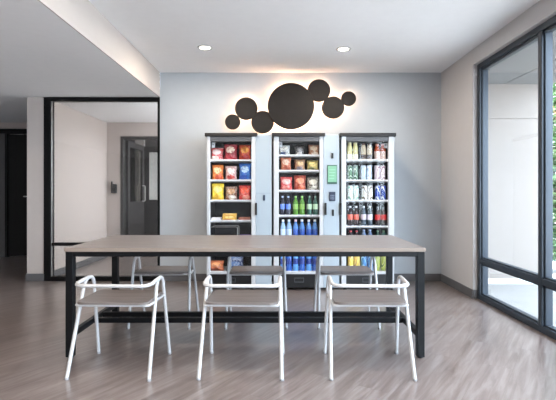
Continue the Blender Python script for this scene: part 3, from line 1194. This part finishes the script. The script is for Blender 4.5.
# wire rack on the fifth shelf of the left machine
z0 = shelf_z(1, 4)
t = thing('wire_rack', 'empty chrome wire rack on the fifth shelf of the left machine', 'rack', (gx(224), GY, z0))
hw_ = 13.5 * GY / F
hz = 17 * GY / F
bm = BM()
add_tube(bm, rounded([(-hw_, 0, 0.003), (-hw_, 0, hz), (hw_, 0, hz), (hw_, 0, 0.003)], 0.02), 0.0035, 8)
add_tube(bm, rounded([(-hw_, 0.2, 0.003), (-hw_, 0.2, hz), (hw_, 0.2, hz), (hw_, 0.2, 0.003)], 0.02), 0.0035, 8)
obj('rack_frame', bm, m_steel, t, True)
bm = BM()
for k in range(6):
    xx = -hw_ + hw_ * 2 * k / 5
    add_tube(bm, [(xx, 0, hz * 0.35), (xx, 0.2, hz * 0.35)], 0.002, 6)
add_tube(bm, [(-hw_, 0, hz * 0.35), (hw_, 0, hz * 0.35)], 0.003, 6)
obj('rack_wire', bm, m_steel, t, True)


# bottles and cans --------------------------------------------------------
def bottle(mach, row, xc, ytop, dpx, mats, label, shape='soda', cat='bottle'):
    """mats: body, label, cap"""
    z0 = shelf_z(mach, row)
    h = gz(ytop) - z0
    r = dpx * GY / F / 2
    t = thing('drink_bottle', label, cat, (gx(xc), GY, z0), 0, 'bottles in the %s vending machine' % MACH[mach])
    bm = BM()
    if shape == 'soda':
        prof = [(r * 0.75, 0), (r * 0.95, h * 0.02), (r, h * 0.06), (r * 0.96, h * 0.28), (r * 0.95, h * 0.34), (r * 0.95, h * 0.58), (r, h * 0.62), (r * 0.9, h * 0.70),
                (r * 0.62, h * 0.80), (r * 0.42, h * 0.875), (r * 0.38, h * 0.91), (r * 0.38, h * 0.94)]
        la, lb, lr, c0 = h * 0.34, h * 0.60, r * 0.985, h * 0.915
        cr = r * 0.46
    elif shape == 'tea':
        prof = [(r * 0.85, 0), (r, h * 0.02), (r, h * 0.58), (r * 0.97, h * 0.66), (r * 0.78, h * 0.76), (r * 0.6, h * 0.83), (r * 0.55, h * 0.87), (r * 0.55, h * 0.92)]
        la, lb, lr, c0 = h * 0.10, h * 0.56, r * 1.02, h * 0.88
        cr = r * 0.64
    else:   # slim sleeve bottle
        prof = [(r * 0.8, 0), (r, h * 0.03), (r, h * 0.30), (r * 0.93, h * 0.42), (r * 0.97, h * 0.6), (r * 0.88, h * 0.74), (r * 0.66, h * 0.86), (r * 0.6, h * 0.9), (r * 0.6, h * 0.93)]
        la, lb, lr, c0 = h * 0.12, h * 0.36, r * 1.02, h * 0.90
        cr = r * 0.68
    add_lathe(bm, prof, 18)
    obj('bottle_body', bm, mats[0], t, True, 50)
    bm = BM()
    add_lathe(bm, [(lr, la), (lr * 1.012, la + 0.002), (lr * 1.012, lb - 0.002), (lr, lb)], 18)
    obj('label', bm, mats[1], t, True, 50)
    bm = BM()
    add_lathe(bm, [(cr, c0), (cr, h - 0.003), (cr * 0.9, h), (0.001, h)], 16)
    obj('cap', bm, mats[2], t, True, 40)
    return t


def can(mach, row, xc, ytop, dpx, material, label):
    z0 = shelf_z(mach, row)
    h = gz(ytop) - z0
    r = dpx * GY / F / 2
    t = thing('drink_can', label, 'can', (gx(xc), GY, z0), random.random() * 3, 'cans in the right vending machine' if mach == 3 else 'cans in the middle vending machine')
    bm = BM()
    add_lathe(bm, [(r * 0.72, 0.0), (r * 0.8, 0.001), (r, 0.010), (r, h - 0.016), (r * 0.84, h - 0.003)], 20)
    obj('can_body', bm, material, t, True, 50)
    bm = BM()
    add_lathe(bm, [(r * 0.84, h - 0.003), (r * 0.86, h), (r * 0.80, h), (r * 0.78, h - 0.005), (0.001, h - 0.005)], 20)
    obj('can_lid', bm, m_steel, t, True, 40)
    return t


def plastic(name, c, rough=0.15):
    return mat(name, c, rough, var=0.02)


CAPW = plastic('white_cap', S(236, 238, 240), 0.4)
PAIRS = ('left', 'right')


def pair(fn, mach, row, xs, ytop, d, args, what, where, **kw):
    for k, x in enumerate(xs):
        lab = '%s of two %s, %s of %s machine' % (PAIRS[k], what, where, MACH[mach])
        fn(mach, row, x, ytop, d, args, lab, **kw)


# middle machine, fourth shelf: six soda bottles
navy_b = plastic('dark_cola', S(40, 40, 56)); green_b = plastic('lime_soda', S(84, 136, 46)); teal_b = plastic('dark_green_plastic', S(40, 84, 72))
pair(bottle, 2, 3, (282.4, 288.2), 196, 5.0, (navy_b, plastic('blue_white_label', S(96, 130, 214), 0.4), plastic('pale_blue_cap', S(170, 186, 216), 0.4)), 'dark bottles with blue labels', 'fourth shelf')
pair(bottle, 2, 3, (295.6, 302), 196, 5.6, (green_b, plastic('green_label', S(130, 176, 76), 0.4), plastic('green_cap', S(150, 200, 110), 0.4)), 'lime green bottles', 'fourth shelf')
pair(bottle, 2, 3, (309.4, 315.4), 196, 5.2, (teal_b, plastic('pale_green_label', S(190, 222, 190), 0.4), plastic('dark_green_cap', S(110, 150, 130), 0.4)), 'dark green bottles with pale labels', 'fourth shelf')
# fifth shelf: six blue bottles with white caps
blue_b = plastic('clear_blue_water', S(84, 134, 200)); blue_d = plastic('deep_blue_label', S(42, 84, 170), 0.4)
names = ['leftmost', 'second from left', 'third from left', 'third from right', 'second from right', 'rightmost']
for k, x in enumerate((283, 289, 295.6, 302, 308.8, 314.8)):
    lb = plastic('white_navy_label', S(190, 208, 230), 0.4) if k < 2 else blue_d
    bb = plastic('pale_water', S(150, 180, 216)) if k < 2 else blue_b
    cp = plastic('pink_cap', S(236, 196, 204), 0.4) if k == 2 else CAPW
    bottle(2, 4, x, 219.5, 5.6, (bb, lb, cp), '%s blue water bottle with white cap, fifth shelf of middle machine' % names[k] if k != 2 else 'blue water bottle with a pinkish cap on the fifth shelf of the middle machine')
for k, x in enumerate((283, 289, 295.6, 302, 308.8, 314.8)):
    bottle(2, 5, x, 249.5, 5.8, (plastic('royal_blue_bottle', S(60, 104, 188)) if k % 2 else plastic('sky_blue_bottle', S(104, 164, 226)), plastic('navy_label', S(36, 60, 140), 0.4), CAPW),
           '%s blue bottle, bottom shelf of middle machine, seen under the tabletop' % names[k])

# right machine
pair(bottle, 3, 0, (349.6, 355.4), 142.5, 5.4, (plastic('cream_yellow', S(226, 218, 160)), plastic('pale_cream_label', S(240, 236, 216), 0.4), plastic('cream_cap', S(236, 228, 190), 0.4)), 'cream yellow bottles', 'top shelf', shape='slim')
pair(bottle, 3, 0, (363.4, 369.4), 143.5, 5.6, (plastic('coffee_cream', S(206, 188, 160)), plastic('dark_coffee_label', S(84, 66, 58), 0.4), plastic('brown_cap', S(92, 62, 50), 0.4)), 'coffee bottles with brown caps', 'top shelf', shape='slim')
pair(bottle, 3, 0, (377, 382.8), 144, 5.6, (plastic('orange_tea', S(206, 96, 60)), plastic('white_pink_label', S(234, 208, 198), 0.4), plastic('pink_orange_cap', S(230, 150, 124), 0.4)), 'orange bottles with white labels', 'top shelf', shape='tea')

pair(can, 3, 1, (349.9, 355.5), 165.5, 5.2, can_mat('can_green_silver', S(96, 130, 106), S(206, 220, 206), S(60, 96, 76)), 'green and silver cans', 'second shelf')
pair(can, 3, 1, (363.4, 369), 165.5, 5.2, can_mat('can_ice_blue', S(196, 212, 226), S(140, 170, 204), S(236, 240, 244)), 'ice blue cans', 'second shelf')
pair(can, 3, 1, (377, 382.6), 165.5, 5.4, can_mat('can_lilac_white', S(222, 210, 216), S(240, 234, 238), S(170, 130, 150)), 'lilac white cans', 'second shelf')
pair(can, 3, 2, (350.2, 355.9), 185.5, 5.4, can_mat('can_mint_white', S(216, 228, 220), S(240, 244, 240), S(150, 190, 170)), 'mint white cans', 'third shelf')
pair(can, 3, 2, (364.4, 370), 185.5, 5.4, can_mat('can_white_gold', S(226, 222, 214), S(240, 240, 238), S(120, 104, 90)), 'white cans with a dark emblem', 'third shelf')
pair(can, 3, 2, (377.6, 383.2), 185.5, 5.4, can_mat('can_royal_blue', S(54, 84, 184), S(34, 52, 140), S(214, 222, 238)), 'royal blue cans', 'third shelf')

cola = plastic('black_cola', S(46, 36, 40))
pair(bottle, 3, 3, (350.2, 356.2), 206, 5.4, (cola, plastic('coral_label', S(222, 110, 92), 0.4), plastic('pale_cap', S(214, 214, 222), 0.4)), 'dark bottles with coral labels', 'fourth shelf')
pair(bottle, 3, 3, (363.6, 369.8), 206, 5.4, (plastic('grey_cola', S(70, 84, 96)), plastic('pale_lilac_label', S(214, 204, 220), 0.4), plastic('white_blue_cap', S(216, 222, 232), 0.4)), 'dark bottles with pale lilac labels', 'fourth shelf')
pair(bottle, 3, 3, (377.6, 383.6), 206.5, 5.4, (cola, plastic('bright_red_label', S(208, 40, 40), 0.4), plastic('dark_cap', S(100, 104, 112), 0.4)), 'dark bottles with bright red labels', 'fourth shelf')
pair(bottle, 3, 4, (350.6, 356.6), 230.5, 5.4, (cola, plastic('crimson_label', S(170, 34, 44), 0.4), plastic('red_cap', S(190, 60, 66), 0.4)), 'dark bottles with red caps', 'fifth shelf')
pair(bottle, 3, 4, (363.8, 370), 229.5, 5.6, (plastic('blue_grey_bottle', S(92, 112, 146)), plastic('slate_label', S(80, 100, 140), 0.4), plastic('light_blue_cap', S(150, 170, 206), 0.4)), 'blue grey bottles', 'fifth shelf')
pair(bottle, 3, 4, (377.6, 383.6), 230.5, 5.4, (teal_b, plastic('deep_green_label', S(34, 96, 60), 0.4), plastic('mid_green_cap', S(110, 150, 120), 0.4)), 'dark green bottles', 'fifth shelf')
pair(can, 3, 5, (350.6, 357), 252, 5.8, can_mat('can_yellow', S(236, 206, 90), S(246, 232, 160), S(190, 120, 60)), 'yellow cans', 'bottom shelf')
pair(can, 3, 5, (363.8, 370.2), 252, 5.8, can_mat('can_cyan_blue', S(70, 130, 186), S(150, 196, 222), S(40, 80, 150)), 'cyan blue cans', 'bottom shelf')
pair(can, 3, 5, (377.4, 383.8), 252, 5.8, can_mat('can_lime_yellow', S(180, 196, 96), S(226, 226, 150), S(110, 140, 80)), 'lime yellow cans', 'bottom shelf')

# ------------------------------------------------------------------ light
world = bpy.data.worlds.new('sky')
scene.world = world
world.use_nodes = True
bg = world.node_tree.nodes['Background']
bg.inputs['Color'].default_value = (0.74, 0.86, 1.0, 1)
bg.inputs['Strength'].default_value = 7.6
for (nm, loc, rot, sx, sy) in (('window_portal', (2.26, (YW + YB) / 2, 1.25), (0, PI / 2, 0), 2.45, YW - YB),
                              ):
    ld = bpy.data.lights.new(nm, 'AREA')
    ld.shape = 'RECTANGLE'
    ld.size = sx
    ld.size_y = sy
    ld.cycles.is_portal = True
    lo = bpy.data.objects.new(nm, ld)
    lo.location = loc
    lo.rotation_euler = rot
    COL.objects.link(lo)

sd = bpy.data.lights.new('sun', 'SUN')
sd.energy = 44.0
sd.angle = math.radians(3)
sd.color = (0.97, 0.98, 1.0)
so = bpy.data.objects.new('sun', sd)
so.rotation_euler = Vector((0.55, -0.75, -1.15)).to_track_quat('-Z', 'Y').to_euler()
so.location = (-6, 8, 12)
COL.objects.link(so)

# ------------------------------------------------------------------ camera, view
cd = bpy.data.cameras.new('camera')
cd.sensor_width = 36
cd.lens = 36 * F / 556
cd.shift_y = -(200 - VY) / 556.0
cd.clip_start = 0.02
cam = bpy.data.objects.new('camera', cd)
cam.location = (0, 0, CH)
cam.rotation_euler = (PI / 2, 0, 0)
COL.objects.link(cam)
scene.camera = cam
vs = scene.view_settings
vs.view_transform = 'Standard'
vs.look = 'None'
vs.gamma = 1.0
vs.use_curve_mapping = False
vs.exposure = 1.03
try:
    scene.cycles.max_bounces = 10
    scene.cycles.diffuse_bounces = 6
    scene.cycles.transparent_max_bounces = 16
    scene.cycles.use_denoising = True
    scene.cycles.sample_clamp_indirect = 6.0
except Exception:
    pass
